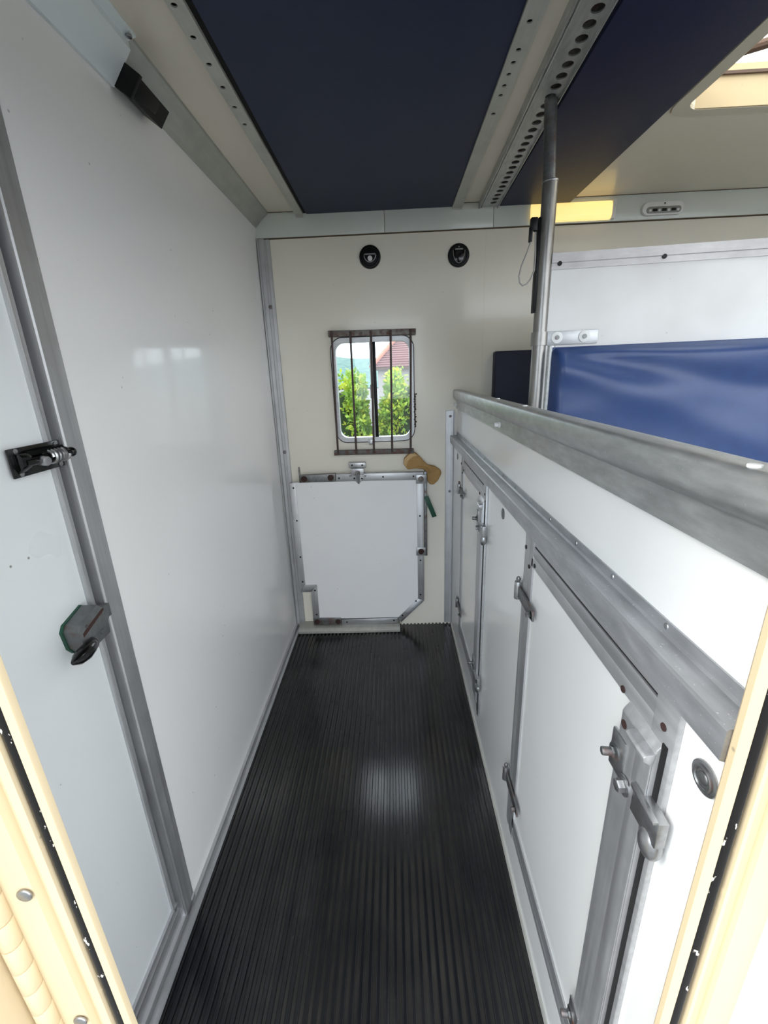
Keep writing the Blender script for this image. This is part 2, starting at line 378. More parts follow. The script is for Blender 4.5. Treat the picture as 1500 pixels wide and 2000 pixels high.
for yy, zz in ((.640, 1.307), (.722, 1.306), (.640, 1.272), (.722, 1.272)):
    mk('rivet', B().cyl((bx+.002, yy, zz), (bx+.0045, yy, zz), .0042, 12, bev=.0008), 'zinc', sb)
# rim lock
rl = thing('rim_lock', 'worn grey rim lock with a black lever', None, (LX, .68, .95)); rl.parent = d1
rl.location = Vector((LX, .68, .95))-WO['door_1']
lp = [(.632, .990), (.640, 1.000), (.688, 1.013), (.700, 1.000), (.712, .999), (.712, .975), (.706, .968), (.704, .944), (.645, .941), (.636, .955)]
lockx = LX+.036
mk('case', B().prism(lp, 'x', LX+.006, lockx, .0012), 'lockgrey', rl)
mk('backplate', B().prism([(.6305, .990), (.6385, 1.001), (.688, 1.0135), (.700, 1.000), (.704, .944), (.644, .940), (.6345, .954)], 'x', LX+.0005, LX+.0075), 'green', rl)
mk('rust_streak', B().prism([(.640, .975), (.700, .994), (.701, .999), (.696, .999), (.650, .986), (.640, .982)], 'x', lockx, lockx+.0006), 'rust', rl)
mk('screw', B().cyl((lockx-.001, .684, .958), (lockx+.002, .684, .958), .005, 12, bev=.001), 'darkzinc', rl)
mk('screw', B().cyl((lockx-.001, .652, .990), (lockx+.0015, .652, .990), .003, 10), 'darkzinc', rl)
lv = [(lockx-.004, .658, .957), (lockx+.003, .650, .957), (lockx+.008, .636, .957), (lockx+.011, .618, .957), (lockx+.012, .602, .958), (lockx+.012, .590, .959)]
mk('lever', B().tube(lv, [.007, .010, .0125, .0135, .011, .004], 14), 'blackgloss', rl)
mk('spindle', B().cyl((lockx-.002, .654, .952), (lockx+.005, .654, .952), .012, 16, bev=.001), 'lockgrey', rl)
mk('strike', B().box(LX+.014, LX+.034, .710, .722, .972, .998, .001), 'lockgrey', rl)

# ------------------------------------------------------------------ back wall
wx0, wx1, wz0, wz1 = -.278, .098, 1.082, 1.558
mk('wall_back', B().sheet([(-.66, -.04), (3.2, -.04), (3.2, 2.3), (-.66, 2.3)], [rrect(wx0, wx1, wz0, wz1, .048)], 'y', BY, BY+.035), 'wallback', kind=S, label='cream panelled end wall with a barred window')
mk('wall_back_skin', B().sheet([(-.66, -.04), (3.2, -.04), (3.2, 2.3), (-.66, 2.3)], [rrect(wx0, wx1, wz0, wz1, .048)], 'y', BY+.036, BY+.05), 'coach', kind=S, label='outer skin of the end wall')
wb_ = bpy.data.objects['wall_back']
mk('panel_joint', B().box(.4335, .4352, BY-.0008, BY, 1.30, 1.985), 'ceil', wb_)
t3 = thing('trim_3', 'pale grey cornice band across the top of the end wall', None, (0, BY, 2.0), kind=S)
for a, b_ in ((-.585, -.0125), (-.0100, .462), (.4635, 1.9), (1.902, 3.1)):
    mk('band_panel', B().box(a, b_, BY-.010, BY, 1.989, CZ+.004, .0012), 'band', t3)
mk('sealant_line', B().box(-.55, 3.1, BY-.003, BY, 1.9845, 1.9888), 'sealant', t3)
mk('sealant_line', B().box(-.56, 3.1, BY-.012, BY-.004, CZ-.002, CZ+.001), 'sealant', t3)
def cl(v):  # corner trim follows the leaning left wall
    return Vector((v.x-.007+.013*v.z, v.y, v.z))
mk('trim_4', B().prism([(LX, BY), (LX, BY-.03), (LX+.004, BY-.03), (LX+.006, BY-.010), (LX+.020, BY-.009), (LX+.022, BY-.006), (LX+.034, BY-.006), (LX+.036, BY-.009), (LX+.050, BY-.008), (LX+.052, BY)], 'z', .02, 1.984), 'alu', warp=cl, kind=S, label='aluminium corner trim between left wall and end wall')
for zz in (1.712, 1.035):
    o = mk('screw', B().cyl((LX+.028, BY-.005, zz), (LX+.028, BY-.011, zz), .009, 14, bev=.002), 'darkzinc', warp=cl)
    par = bpy.data.objects['trim_4']; o.parent = par; o.location = WO[o.name]-WO['trim_4']
t5 = mk('trim_5', B().prism([(.262, BY), (.262, BY-.006), (.266, BY-.008), (.300, BY-.008), (.303, BY-.020), (.305, BY-.020), (.305, BY)], 'z', .012, 1.212), 'alu', kind=S, label='aluminium upright strip where end wall meets the lockers')
for zz in (1.185, .800): mk('screw', B().cyl((.285, BY-.007, zz), (.285, BY-.011, zz), .007, 12, bev=.001), 'darkzinc', t5)
# window with sliding panes
w1 = thing('window_1', 'small sliding window with rounded corners in the end wall', None, ((wx0+wx1)/2, BY, wz0), kind=S)
mk('window_frame', B().sheet(rrect(wx0-.008, wx1+.008, wz0-.008, wz1+.008, .055), [rrect(wx0+.012, wx1-.012, wz0+.014, wz1-.014, .04)], 'y', BY-.008, BY+.03), 'alux', w1)
mk('frame_seal', B().sheet(rrect(wx0-.012, wx1+.012, wz0-.012, wz1+.012, .058), [rrect(wx0-.006, wx1+.006, wz0-.006, wz1+.006, .053)], 'y', BY-.005, BY), 'black', w1)
mk('pane', B().box(wx0+.005, -.088, BY+.018, BY+.022, wz0+.01, wz1-.01), 'glass', w1)
mk('pane', B().box(-.095, wx1-.005, BY+.008, BY+.012, wz0+.01, wz1-.01), 'glass', w1)
mk('mullion', B().box(-.089, -.074, BY-.004, BY+.016, wz0+.012, wz1-.012, .001), 'black', w1)
mk('pane_stile', B().box(-.104, -.089, BY+.010, BY+.024, wz0+.012, wz1-.012, .001), 'whiteplastic', w1)
mk('finger_pull', B().box(-.107, -.090, BY+.002, BY+.012, 1.285, 1.350, .001), 'greyplastic', w1)
mk('window_catch', B().box(-.130, -.098, BY-.014, BY-.006, 1.068, 1.084, .001).box(-.124, -.106, BY-.018, BY-.012, 1.058, 1.078, .001), 'zinc', w1)
# guard bars
wg = thing('window_guard', 'rusty five-bar guard screwed over the small window', 'window guard', (-.09, BY-.01, 1.02))
gy = BY-.030
mk('top_bar', B().prism([(-.291, 1.572), (.118, 1.566), (.119, 1.592), (-.290, 1.598)], 'y', gy-.004, BY, .001), 'rustbar', wg)
mk('bottom_bar', B().prism([(-.303, 1.013), (.100, 1.010), (.100, 1.032), (-.303, 1.036)], 'y', gy-.004, BY, .001), 'rusty', wg)
for xt, xb in ((-.273, -.283), (-.186, -.190), (-.090, -.101), (.001, -.009), (.094, .084)):
    mk('bar', B().cyl((xt, gy-.007, 1.590), (xb, gy-.007, 1.020), .0050, 10), 'guard', wg)
for xx in (-.281, -.135, -.045, .048, .108):
    mk('screw', B().cyl((xx, gy-.003, 1.583), (xx, gy-.007, 1.583), .006, 10), 'rusty', wg)
# dried plant stem by the window edge
st = [(.112, BY-.008, 1.30), (.113, BY-.009, 1.25), (.110, BY-.008, 1.20), (.113, BY-.009, 1.14)]
b = B().tube(st, .0018, 6)
for i in range(14):
    z = 1.14+.17*i/14; b.ball((.112+random.uniform(-.006, .008), BY-.008, z), .0045, (1, .6, .8), 6, 4)
mk('dried_stem', b, 'rust', label='dried rusty-brown plant stem caught beside the window guard', category='plant')
# round recessed hooks
def hook(cx, cz, label, shield):
    t = thing('round_hook', label, 'hook', (cx, BY, cz), group='round black hooks on the end wall')
    mk('disc', B().cyl((cx, BY, cz), (cx, BY-.010, cz), .049, 40, r2=.046, bev=.003), 'black', t)
    mk('recess_rim', B().tube([(cx+.036*math.cos(a), BY-.011, cz+.036*math.sin(a)) for a in [2*math.pi*i/36 for i in range(36)]], .0015, 6, True), 'black', t)
    if not shield:
        pts = [(cx+.026*math.cos(a), BY-.014, cz+.008+.030*math.sin(a)) for a in [math.pi+math.pi*i/16 for i in range(17)]]
        mk('ring', B().tube(pts, .0022, 8, True), 'zinc', t)
        mk('cross_bar', B().cyl((cx-.024, BY-.015, cz+.009), (cx+.024, BY-.015, cz+.009), .0035, 10), 'zinc', t)
        mk('button', B().cyl((cx, BY-.009, cz-.008), (cx, BY-.020, cz-.008), .011, 18, bev=.003), 'whiteplastic', t)
    else:
        pts = [(-.026, .018), (-.025, 0), (-.018, -.020), (-.008, -.030), (0, -.033), (.008, -.030), (.018, -.020), (.025, 0), (.026, .018)]
        mk('flap', B().prism(pts, 'y', -.016, -.009, .0015), 'blackgloss', t, warp=lambda v: v+Vector((cx, BY, cz)))
        mk('flap_edge', B().tube([(cx+u, BY-.016, cz+v) for u, v in pts], .0013, 6), 'greyplastic', t)
        mk('cross_bar', B().cyl((cx-.017, BY-.016, cz+.022), (cx+.017, BY-.016, cz+.022), .003, 10), 'greyplastic', t)
        mk('screw', B().cyl((cx, BY-.010, cz+.032), (cx, BY-.012, cz+.032), .0025, 10), 'zinc', t)
hook(-.081, 1.898, 'round black hook with silver ring and white button above the window', False)
hook(.315, 1.888, 'round black hook with a plain shield-shaped flap on the end wall', True)
# folding board stowed on the end wall
fy = 2.128
fb = thing('folding_board', 'white folding board edged in aluminium, stowed flat against the end wall', 'board', (-.19, BY, .03))
mk('panel', B().prism([(-.530, .880), (.140, .876), (.130, .184), (-.002, .072), (-.490, .072), (-.478, .274), (-.536, .272)], 'y', fy+.004, fy+.022), 'board', fb)
def strip(pts, mat='alux', y0=fy, y1=fy+.024): return mk('edge_strip', B().prism(pts, 'y', y0, y1, .0008), mat, fb)
strip([(-.545, .878), (-.515, .878), (-.518, .292), (-.552, .250)], 'alu')
strip([(-.551, .249), (-.517, .291), (-.453, .291), (-.490, .249)])
strip([(-.489, .249), (-.452, .291), (-.456, .078), (-.492, .078)], 'alu')
strip([(-.300, .918), (.147, .914), (.147, .874), (-.304, .882)])
strip([(.112, .874), (.147, .874), (.144, .178), (.110, .190)], 'alu')
strip([(.110, .189), (.144, .177), (.012, .040), (-.006, .070)])
strip([(-.330, .066), (-.008, .070), (-.004, .036), (-.330, .030)])
mk('bracket', B().prism([(-.488, .918), (-.303, .922), (-.305, .884), (-.488, .880)], 'y', fy-.004, fy+.022, .001), 'darkzinc', fb)
mk('stop_pin', B().box(-.491, -.483, fy-.004, fy+.004, .880, .962, .001), 'darkzinc', fb)
mk('bracket', B().prism([(-.492, .082), (-.332, .078), (-.332, .038), (-.492, .038)], 'y', fy-.004, fy+.022, .001), 'darkzinc', fb)
mk('bracket', B().box(.108, .158, fy-.006, fy, .856, .902, .001), 'zinc', fb)
mk('bracket', B().box(.104, .154, fy-.006, fy, .456, .502, .001), 'zinc', fb)
mk('side_bar', B().box(.149, .164, fy-.002, fy+.014, .452, .918, .002), 'darkzinc', fb)
for u, v in ((-.465, .900), (-.328, .903), (.130, .480), (-.470, .060), (-.350, .058)):
    mk('rivet', B().cyl((u, fy-.004, v), (u, fy-.010, v), .016, 18, bev=.002), 'rust', fb)
mk('rivet', B().cyl((.133, fy-.005, .880), (.133, fy-.011, .880), .015, 18, bev=.002), 'rustbar', fb)
for u, v in ((-.526, .853), (-.526, .674), (-.528, .464), (-.530, .314), (-.466, .258), (-.470, .104), (-.286, .897), (-.06, .897), (.095, .895), (.126, .68), (.126, .425), (.124, .215), (.098, .175), (.020, .085), (-.30, .050), (-.030, .054)):
    mk('screw', B().cyl((u, fy+.001, v), (u, fy-.0016, v), .0048, 10), 'black', fb)
mk('trim_6', B().prism([(BY-.085, .004), (BY-.003, .004), (BY-.003, .036), (BY-.070, .030), (BY-.085, .020)], 'x', -.575, .004, .001), 'alupaint', kind=S, label='pale threshold bar on the floor under the folding board')
# toggle latch above the board
tl = thing('toggle_latch', 'small zinc toggle latch holding the top of the folding board', 'latch', (-.19, BY-.02, .93))
mk('keeper', B().prism([(-.232, .973), (-.147, .971), (-.147, .944), (-.232, .946)], 'y', fy+.010, BY, .001), 'zinc', tl)
mk('body', B().prism([(-.222, .946), (-.156, .944), (-.158, .905), (-.222, .907)], 'y', fy-.006, fy+.010, .001), 'zinc', tl)
mk('base_plate', B().prism([(-.222, .912), (-.152, .910), (-.160, .890), (-.187, .866), (-.212, .892)], 'y', fy-.008, fy-.001, .001), 'zinc', tl)
mk('lever', B().tube([(-.188, fy-.012, .930), (-.188, fy-.020, .918), (-.186, fy-.018, .895), (-.185, fy-.012, .868)], [.012, .013, .008, .004], 10), 'zinc', tl)
mk('hinge_pin', B().cyl((-.232, fy-.005, .908), (-.146, fy-.005, .905), .004, 10), 'zinc', tl)
for u, v in ((-.216, .961), (-.164, .959), (-.206, .896), (-.168, .894)): mk('screw', B().cyl((u, fy+.011, v) if v > .94 else (u, fy-.007, v), (u, fy+.006, v) if v > .94 else (u, fy-.0105, v), .0045, 10), 'black', tl)
# tan pad
pa = [(.046, .955), (.050, .985), (.078, 1.010), (.108, 1.014), (.132, .990), (.168, .948), (.205, .940), (.236, .918), (.241, .900), (.222, .862), (.200, .842), (.180, .845), (.166, .866), (.160, .905), (.150, .925), (.110, .930), (.068, .926)]
tp = thing('leather_pad', 'tan hourglass-shaped leather pad tucked behind the folding board corner', 'pad', (.15, BY-.02, .85))
mk('body', B().prism(pa, 'y', fy+.016, fy+.040, .006, 3), 'tan', tp)
mk('upper_end', B().prism([(.048, .960), (.052, .984), (.078, 1.008), (.106, 1.011), (.120, .998), (.095, .992), (.070, .972), (.060, .940)], 'y', fy+.012, fy+.028, .002), 'tanlight', tp)
mk('waist_fold', B().tube([(.115, fy+.016, .936), (.150, fy+.015, .938), (.170, fy+.015, .928), (.182, fy+.016, .905)], .0045, 8), 'tan', tp)
# green strap
R = Matrix.Rotation(math.radians(21), 3, 'Y')
mk('green_strap', B().box(.168, .192, fy-.012, fy-.009, .672, .792, .0008, rot=Matrix.Rotation(math.radians(-21), 3, 'Y')), 'green', label='short dark green strap hanging beside the folding board', category='strap')

# ------------------------------------------------------------------ ceiling
def xa(p): return p
mk('ceiling', B().sheet([(-.66, .25), (3.2, .25), (3.2, BY+.03), (-.66, BY+.03)], [rrect(.845, 1.42, .93, 1.515, .05)], 'z', CZ, CZ+.035), 'ceil', kind=S, label='cream painted ceiling of the horse area and corridor')
mk('trim_7', B().prism([(LX-.004, 2.032), (LX+.004, 2.030), (LX+.034, 2.060), (LX+.060, 2.079), (LX+.062, CZ), (LX-.004, CZ)], 'y', .3, BY-.012), 'corner', warp=lean, kind=S, label='grey sloping corner strip between left wall and ceiling')
cc = thing('cable_cover', 'white boxed cable cover fixed along the upper left corner', 'cover', (-.56, .8, 2.0))
mk('cover', B().prism([(LX+.001, 2.000), (LX+.012, 2.004), (LX+.024, 2.000), (LX+.072, 2.060), (LX+.070, 2.075), (LX+.088, 2.080), (LX+.088, CZ), (LX+.001, CZ)], 'y', .3, 1.135, .001), 'cover', cc)
for yy, xx, zz in ((1.120, LX+.080, 2.0765), (.75, LX+.080, 2.0765)): mk('screw', B().cyl((xx, yy, zz), (xx, yy, zz-.005), .006, 12, bev=.001), 'zinc', cc)
for yy in (1.120, .75): mk('screw', B().cyl((LX+.008, yy, 2.004), (LX+.010, yy, 2.000), .005, 12), 'zinc', cc)
# surveillance camera in the corner
sc_ = thing('surveillance_camera', 'small black hooded camera mounted at the end of the cable cover', 'camera', (-.56, 1.25, 2.03))
Rc = Matrix.Rotation(math.radians(38), 3, 'Y')
cc0 = Vector((-.553, 1.205, 2.020))
def cw(v): return cc0+Rc @ (v*.82)
mk('hood', B().sheet([(-.034, -.024), (.034, -.024), (.034, .026), (-.034, .026)], [[(-.028, -.019), (.028, -.019), (.028, .021), (-.028, .021)]], 'y', -.075, .080), 'black', sc_, warp=cw)
mk('body', B().box(-.027, .027, -.070, .045, -.018, .020, .003), 'black', sc_, warp=cw)
mk('lens', B().box(-.016, .016, .045, .048, -.012, .013, .002), 'greyplastic', sc_, warp=cw)
mk('bracket', B().prism([(-.080, -.030), (.010, -.030), (.030, -.010), (.020, .018), (-.080, .018)], 'x', -.042, -.037, .001).prism([(-.080, -.020), (.020, -.010), (.020, .018), (-.080, .018)], 'x', .037, .042, .001).box(-.042, .042, -.09, -.078, -.03, .03, .001), 'black', sc_, warp=cw)
mk('thumb_screw', B().cyl((-.050, -.01, -.012), (-.040, -.01, -.012), .008, 12), 'zinc', sc_, warp=cw)
mk('thumb_screw', B().cyl((-.050, .018, -.012), (-.042, .018, -.012), .003, 8), 'zinc', sc_, warp=cw)
# rails, padded ceiling panels
def rail(name, x0, x1, ys, xh, label):
    hs = [circ(xh, y, .0062, 12) for y in ys]
    o = mk(name, B().sheet([(x0, .3), (x1, .3), (x1, BY+.005), (x0, BY+.005)], hs, 'z', 2.068, 2.071), 'alupaint', kind=S, label=label)
    mk('side_wall', B().box(x0, x0+.003, .3, BY+.005, 2.071, CZ), 'alupaint', o); mk('side_wall', B().box(x1-.003, x1, .3, BY+.005, 2.071, CZ), 'alupaint', o)
    mk('end_cap', B().box(x0, x1, BY-.012, BY-.0105, 2.060, 2.071), 'alupaint', o)
    mk('inner_face', B().box(x0+.003, x1-.003, .3, BY-.02, 2.080, 2.084), 'gapshade', o)
    return o
rail('trim_8', -.398, -.364, [1.124+.0805*i for i in range(-8, 5)], -.385, 'drilled aluminium rail along the left edge of the navy ceiling panel')
rail('trim_9', .283, .326, [1.137, 1.217, 1.258, 1.299, 1.341, 1.380, 1.462]+[1.056-.08*i for i in range(8)], .302, 'drilled aluminium rail along the right edge of the navy ceiling panel')
cp = thing('ceiling_panel', 'large dark navy padded ceiling panel above the corridor', 'ceiling panel', (-.04, 1.3, 2.07))
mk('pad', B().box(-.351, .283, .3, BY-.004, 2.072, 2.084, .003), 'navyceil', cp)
mk('shadow_edge', B().box(-.364, -.351, .3, BY-.006, 2.076, 2.084), 'gapshade', cp)  # near-black strip stands in for the shadow line beside the rail
cp2 = thing('ceiling_panel', 'narrow dark navy padded ceiling panel beside the perforated track', 'ceiling panel', (.63, 1.3, 2.07))
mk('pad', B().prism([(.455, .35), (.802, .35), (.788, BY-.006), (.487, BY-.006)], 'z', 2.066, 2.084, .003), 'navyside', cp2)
# perforated track (slightly out of parallel)
pt_ = thing('partition_track', 'perforated galvanised track that the partition pole hangs from', 'track', (.42, 1.3, 2.06))
def tw(v): return Vector((v.x+.0245*(v.y-1.107), v.y, v.z))
hl = []
for i in range(44):
    y = 1.107+.0402*(i-18)
    if .33 < y < BY-.03: hl.append(circ(.426, y, .0135, 14))
mk('plate', B().sheet([(.385, .3), (.450, .3), (.450, BY-.014), (.385, BY-.014)], hl, 'z', 2.064, 2.067), 'galv', pt_, warp=tw)
mk('side_lip', B().box(.372, .376, .3, BY-.012, 2.058, CZ, .001).box(.376, .386, .3, BY-.012, 2.064, 2.067), 'galv', pt_, warp=tw)
mk('side_lip', B().box(.450, .453, .3, BY-.012, 2.056, CZ, .001), 'galv', pt_, warp=tw)
mk('inner_rib', B().tube([(.383, .3, 2.0625), (.383, BY-.012, 2.0625)], .0025, 6), 'galv', pt_, warp=tw)
mk('inner_face', B().box(.377, .450, .3, BY-.014, 2.080, 2.084), 'rustbar', pt_, warp=tw)
# skylight
w2 = thing('window_2', 'roof skylight with a moulded cream surround over the stalls', None, (1.13, 1.2, CZ), kind=S)
mk('surround', B().sheet(rrect(.808, 1.457, .893, 1.552, .07), [rrect(.845, 1.42, .93, 1.515, .05)], 'z', CZ-.010, CZ), 'roof', w2)
for nm, (a, b_, c_, d_) in dict(f=(.82, 1.44, 1.511, 1.53), n=(.82, 1.44, .915, .934), l=(.83, .849, .915, 1.53), r=(1.416, 1.435, .915, 1.53)).items():
    mk('reveal', B().box(a, b_, c_, d_, CZ-.008, 2.17), 'cream', w2)
mk('roof_rim', B().sheet([(.79, .87), (1.48, .87), (1.48, 1.575), (.79, 1.575)], [[(.85, .935), (1.415, .935), (1.415, 1.508), (.85, 1.508)]], 'z', 2.155, 2.172), 'cream', w2)
mk('rim_seal', B().sheet([(.846, .931), (1.419, .931), (1.419, 1.514), (.846, 1.514)], [[(.856, .941), (1.409, .941), (1.409, 1.504), (.856, 1.504)]], 'z', 2.148, 2.155), 'brown', w2)
mk('pane', B().box(.85, 1.415, .935, 1.508, 2.176, 2.182), 'acrylic', w2)
mk('stay_arm', B().tube([(.862, 1.432, 2.146), (.90, 1.408, 2.142), (1.00, 1.360, 2.144), (1.18, 1.270, 2.160)], [.008, .011, .011, .011], 10), 'brown', w2)
# outer roof
mk('roof_outer', B().sheet([(-1.2, .2), (3.3, .2), (3.3, BY+.1), (-1.2, BY+.1)], [[(.84, .925), (1.425, .925), (1.425, 1.52), (.84, 1.52)]], 'z', 2.125, 2.150), 'coach', kind=S, label='outer roof skin of the lorry')

# ------------------------------------------------------------------ right side: lockers, ledge, upper panel, top rail
DA, DB = (.372, .918), (1.345, 1.866)
mk('wall_right', B().box(RXL, RXL+.03, .302, BY, 0, 1.075), 'locker', kind=S, label='white locker front forming the lower part of the right wall')
mk('wall_right_upper', B().box(RXU, RXU+.012, .302, BY, 1.06, 1.30), 'locker', kind=S, label='white upper panel between the ledge and the top rail')
led = mk('trim_10', B().prism([(.285, 1.056), (.300, 1.050), (.304, 1.056), (.304, 1.08), (.322, 1.08), (.322, 1.107), (.3195, 1.107), (.3190, 1.093), (.316, 1.090), (.288, 1.0915), (.285, 1.089)], 'y', .3015, BY-.001), 'ledge', kind=S, label='aluminium ledge trim running above the locker doors')
for i in range(14): mk('rivet', B().ball((.3192, .448+.131*i, 1.0995), .0042, (.5, 1, 1), 10, 6), 'zinc', led)
# top rail
rp = [(.303, 1.312), (.299, 1.310), (.297, 1.305), (.297, 1.283), (.300, 1.272), (.308, 1.264), (.313, 1.262), (.314, 1.258), (.314, 1.222), (.322, 1.220), (.336, 1.220), (.337, 1.306), (.334, 1.311), (.328, 1.312)]
tr = mk('trim_11', B().prism(rp, 'y', .302, BY-.002), 'galv', sharp=50, kind=S, label='heavy galvanised capping rail on top of the low right wall')
for yy in (1.280, 2.150): mk('bolt', B().cyl((.314, yy, 1.243), (.311, yy, 1.243), .0095, 14).cyl((.311, yy, 1.243), (.299, yy, 1.243), .0068, 6, bev=.001), 'whiteplastic', tr)
for xx, yy in ((.325, 1.36), (.320, 1.065), (.308, .364)): mk('bolt', B().cyl((xx, yy, 1.311), (xx, yy, 1.3145), .006, 12, bev=.001), 'whiteplastic', tr)

def hexbolt(b, p, r, h): return b.cyl((p[0], p[1], p[2]), (p[0]-.002, p[1], p[2]), r*1.6, 18).cyl((p[0]-.002, p[1], p[2]), (p[0]-h, p[1], p[2]), r, 6, bev=.0008)
def locker_door(y0, y1, label):
    """y0 = latch side (near), y1 = hinge side (far)"""
    t = thing('locker_door', label, 'locker door', (RXL, (y0+y1)/2, .14), kind='thing', group='locker doors in the right wall')
    f = RXL-.003
    mk('panel', B().box(f, RXL, y0+.05, y1-.05, .19, .99), 'locker', t)
    mk('hinge_strip', B().prism([(RXL, y1), (f-.003, y1), (f-.004, y1-.020), (f-.002, y1-.024), (f-.002, y1-.029), (f-.004, y1-.033), (f-.004, y1-.060), (RXL, y1-.060)], 'z', .150, 1.046), 'alu', t)
    mk('top_strip', B().prism([(RXL, 1.030), (f-.003, 1.030), (f-.004, 1.010), (f-.002, 1.006), (f-.004, 1.002), (f-.004, .984), (RXL, .984)], 'y', y0+.035, y1-.052), 'aluy', t)
    mk('head_strip', B().box(f-.001, RXL, y0+.02, y1-.03, 1.033, 1.052), 'aluy', t)
    mk('gap_shade', B().box(f-.0005, RXL, y0+.02, y1-.02, 1.0295, 1.0335), 'gapshade', t)  # black strip painted as the shaded slit above the door
    mk('bottom_strip', B().prism([(RXL, .160), (f-.003, .160), (f-.004, .180), (f-.002, .185), (f-.004, .190), (f-.004, .222), (RXL, .222)], 'y', y0+.052, y1-.052), 'aluy', t)
    mk('jamb_strip', B().box(f-.0045, RXL, y0-.004, y0+.036, .110, 1.045, .001), 'aluy', t)
    mk('gap_shade', B().box(f-.006, f-.001, y0+.003, y0+.0115, .110, .990), 'gapshade', t)  # black strip drawn as shade between jamb and latch strip
    # raised latch strip with chamfered head
    ls = mk('latch_strip', B().prism([(RXL, .165), (.290, .165), (.2875, .170), (.2875, .972), (.2895, .977), (.300, .992), (RXL, .992)], 'y', y0+.011, y0+.082, .0015), 'alu', t)
    mk('fold_line', B().prism([(.2875, .17), (.2855, .172), (.2855, .964), (.2875, .968)], 'y', y0+.011, y0+.040, .0008), 'alu', ls)
    mk('head_lip', B().prism([(.2875, .955), (.276, .963), (.275, .969), (.278, .9715), (.290, .974)], 'y', y0+.010, y0+.050, .001), 'alu', ls)
    mk('hole', B().cyl((.2872, y0+.073, .956), (.2866, y0+.073, .956), .006, 12), 'rust', ls)
    for zc, hz in ((.905, 1), (.300, 0)):
        la = mk('latch', B().box(.2855, .290, y0+.060, y0+.092, zc-.030, zc+.030, .001), 'zinc', t)
        mk('stud', hexbolt(B(), (.286, y0+.080, zc-.002), .0075, .006).cyl((.284, y0+.080, zc-.002), (.268, y0+.082, zc-.002), .0058, 14, bev=.002), 'darkzinc', la)
        if hz: mk('bolt', hexbolt(B(), (.286, y0+.050, zc-.026), .0085, .011), 'zinc', la)
        mk('turn_handle', B().prism([(y0+.030, zc+.006), (y0-.006, zc+.004), (y0-.022, zc+.002), (y0-.022, zc-.036), (y0-.006, zc-.040), (y0+.030, zc-.040)], 'x', .284, .296, .001).prism([(y0+.028, zc+.007), (y0-.020, zc+.003), (y0-.020, zc-.001), (y0+.028, zc+.001)], 'x', .278, .285, .0008), 'zinc', la)
        mk('finger_cup', B().ball((.2905, y0-.006, zc-.048), .022, (.55, .75, 1), 16, 10), 'zinc', la)
    for zc in (.888, .305):
        h = mk('hinge', B().cyl((f-.010, y1+.012, zc-.022), (f-.010, y1+.012, zc+.024), .0085, 14, bev=.001), 'zinc', t)
        mk('leaf', B().prism([(y1+.014, zc+.014), (y1-.050, zc+.014), (y1-.104, zc+.010), (y1-.106, zc-.014), (y1-.085, zc-.016), (y1+.014, zc-.014)], 'x', f-.012, f-.007, .001), 'darkzinc', h)
        mk('leaf', B().box(f-.009, f, y1+.006, y1+.026, zc-.020, zc+.022, .001), 'zinc', h)
        mk('grease_cap', B().ball((f-.010, y1+.012, zc+.030), .0055, (1, 1, 1.3), 10, 6), 'darkzinc', h)
        mk('bolt', hexbolt(B(), (f-.010, y1-.092, zc-.004), .006, .012), 'darkzinc', h)
        mk('bolt', hexbolt(B(), (f-.004, y1+.022, zc-.016), .0045, .009), 'darkzinc', h)
    for yy, zz in ((y1-.040, .975), (y1-.075, .993), (y0+.10, .988), (y1-.010, 1.010), (y0+.016, 1.008)):
        mk('screw', B().cyl((f-.003, yy, zz), (f-.0058, yy, zz), .0048, 10), 'rust' if yy < y0+.2 else 'black', t)
    return t
locker_door(*DA, 'white locker door with big steel latch, nearest the doorway')
locker_door(*DB, 'narrow-looking white locker door beside the barred end wall')
gr = thing('cover_plug', 'round zinc plug set in the white panel beside the doorway', 'plug', (.30, .329, 1.0))
mk('flange', B().cyl((.3035, .329, 1.002), (.300, .329, 1.002), .0175, 28, bev=.001), 'zinc', gr)
mk('cup', B().tube([(.2995, .329+.0115*math.cos(a), 1.002+.0115*math.sin(a)) for a in [2*math.pi*i/28 for i in range(28)]], .0022, 8, True).ball((.2995, .329, 1.002), .007, (.3, 1, 1)), 'darkzinc', gr)
mk('blanking_plug', B().cyl((.3035, 1.149, 1.010), (.3012, 1.149, 1.010), .016, 20, bev=.001), 'darkzinc', label='flat grey blanking plug between the two locker doors', category='plug')
mk('wall_plug', B().cyl((.3035, 2.02, 1.010), (.3012, 2.02, 1.010), .014, 18, bev=.001), 'darkzinc', label='flat grey plug between the far locker door and the end wall', category='plug')

# ------------------------------------------------------------------ horse area: pole, partition, pads
px_, py_ = .452, 1.402
po = thing('partition_pole', 'upright steel pole with dark upper tube behind the capping rail', 'pole', (px_, py_, 0))
mk('lower_tube', B().cyl((px_, py_, 0.0), (px_, py_, 1.885), .0205, 24), 'polesteel', po)
mk('upper_tube', B().cyl((px_-.002, py_, 1.86), (px_-.014, py_, 2.078), .0165, 20), 'darkzinc', po)
mk('collar', B().cyl((px_, py_, 1.880), (px_, py_, 1.886), .0215, 24, bev=.001), 'zinc', po)
mk('shield', B().box(px_-.026, px_-.018, py_-.006, py_+.02, 1.555, 1.80, .002), 'black', po)
sp = thing('stall_partition', 'white stall partition with navy padded lower half hung on the pole', 'partition', (px_, py_, 0), kind='thing')
th = math.radians(-6)
Rp = Matrix.Rotation(th, 3, 'Z'); O = Vector((px_+.016, py_-.010, 0))
def pw(v): return O+Rp @ v
mk('panel', B().box(0, 1.7, 0, .02, 1.0, 1.672), 'part', sp, warp=pw)
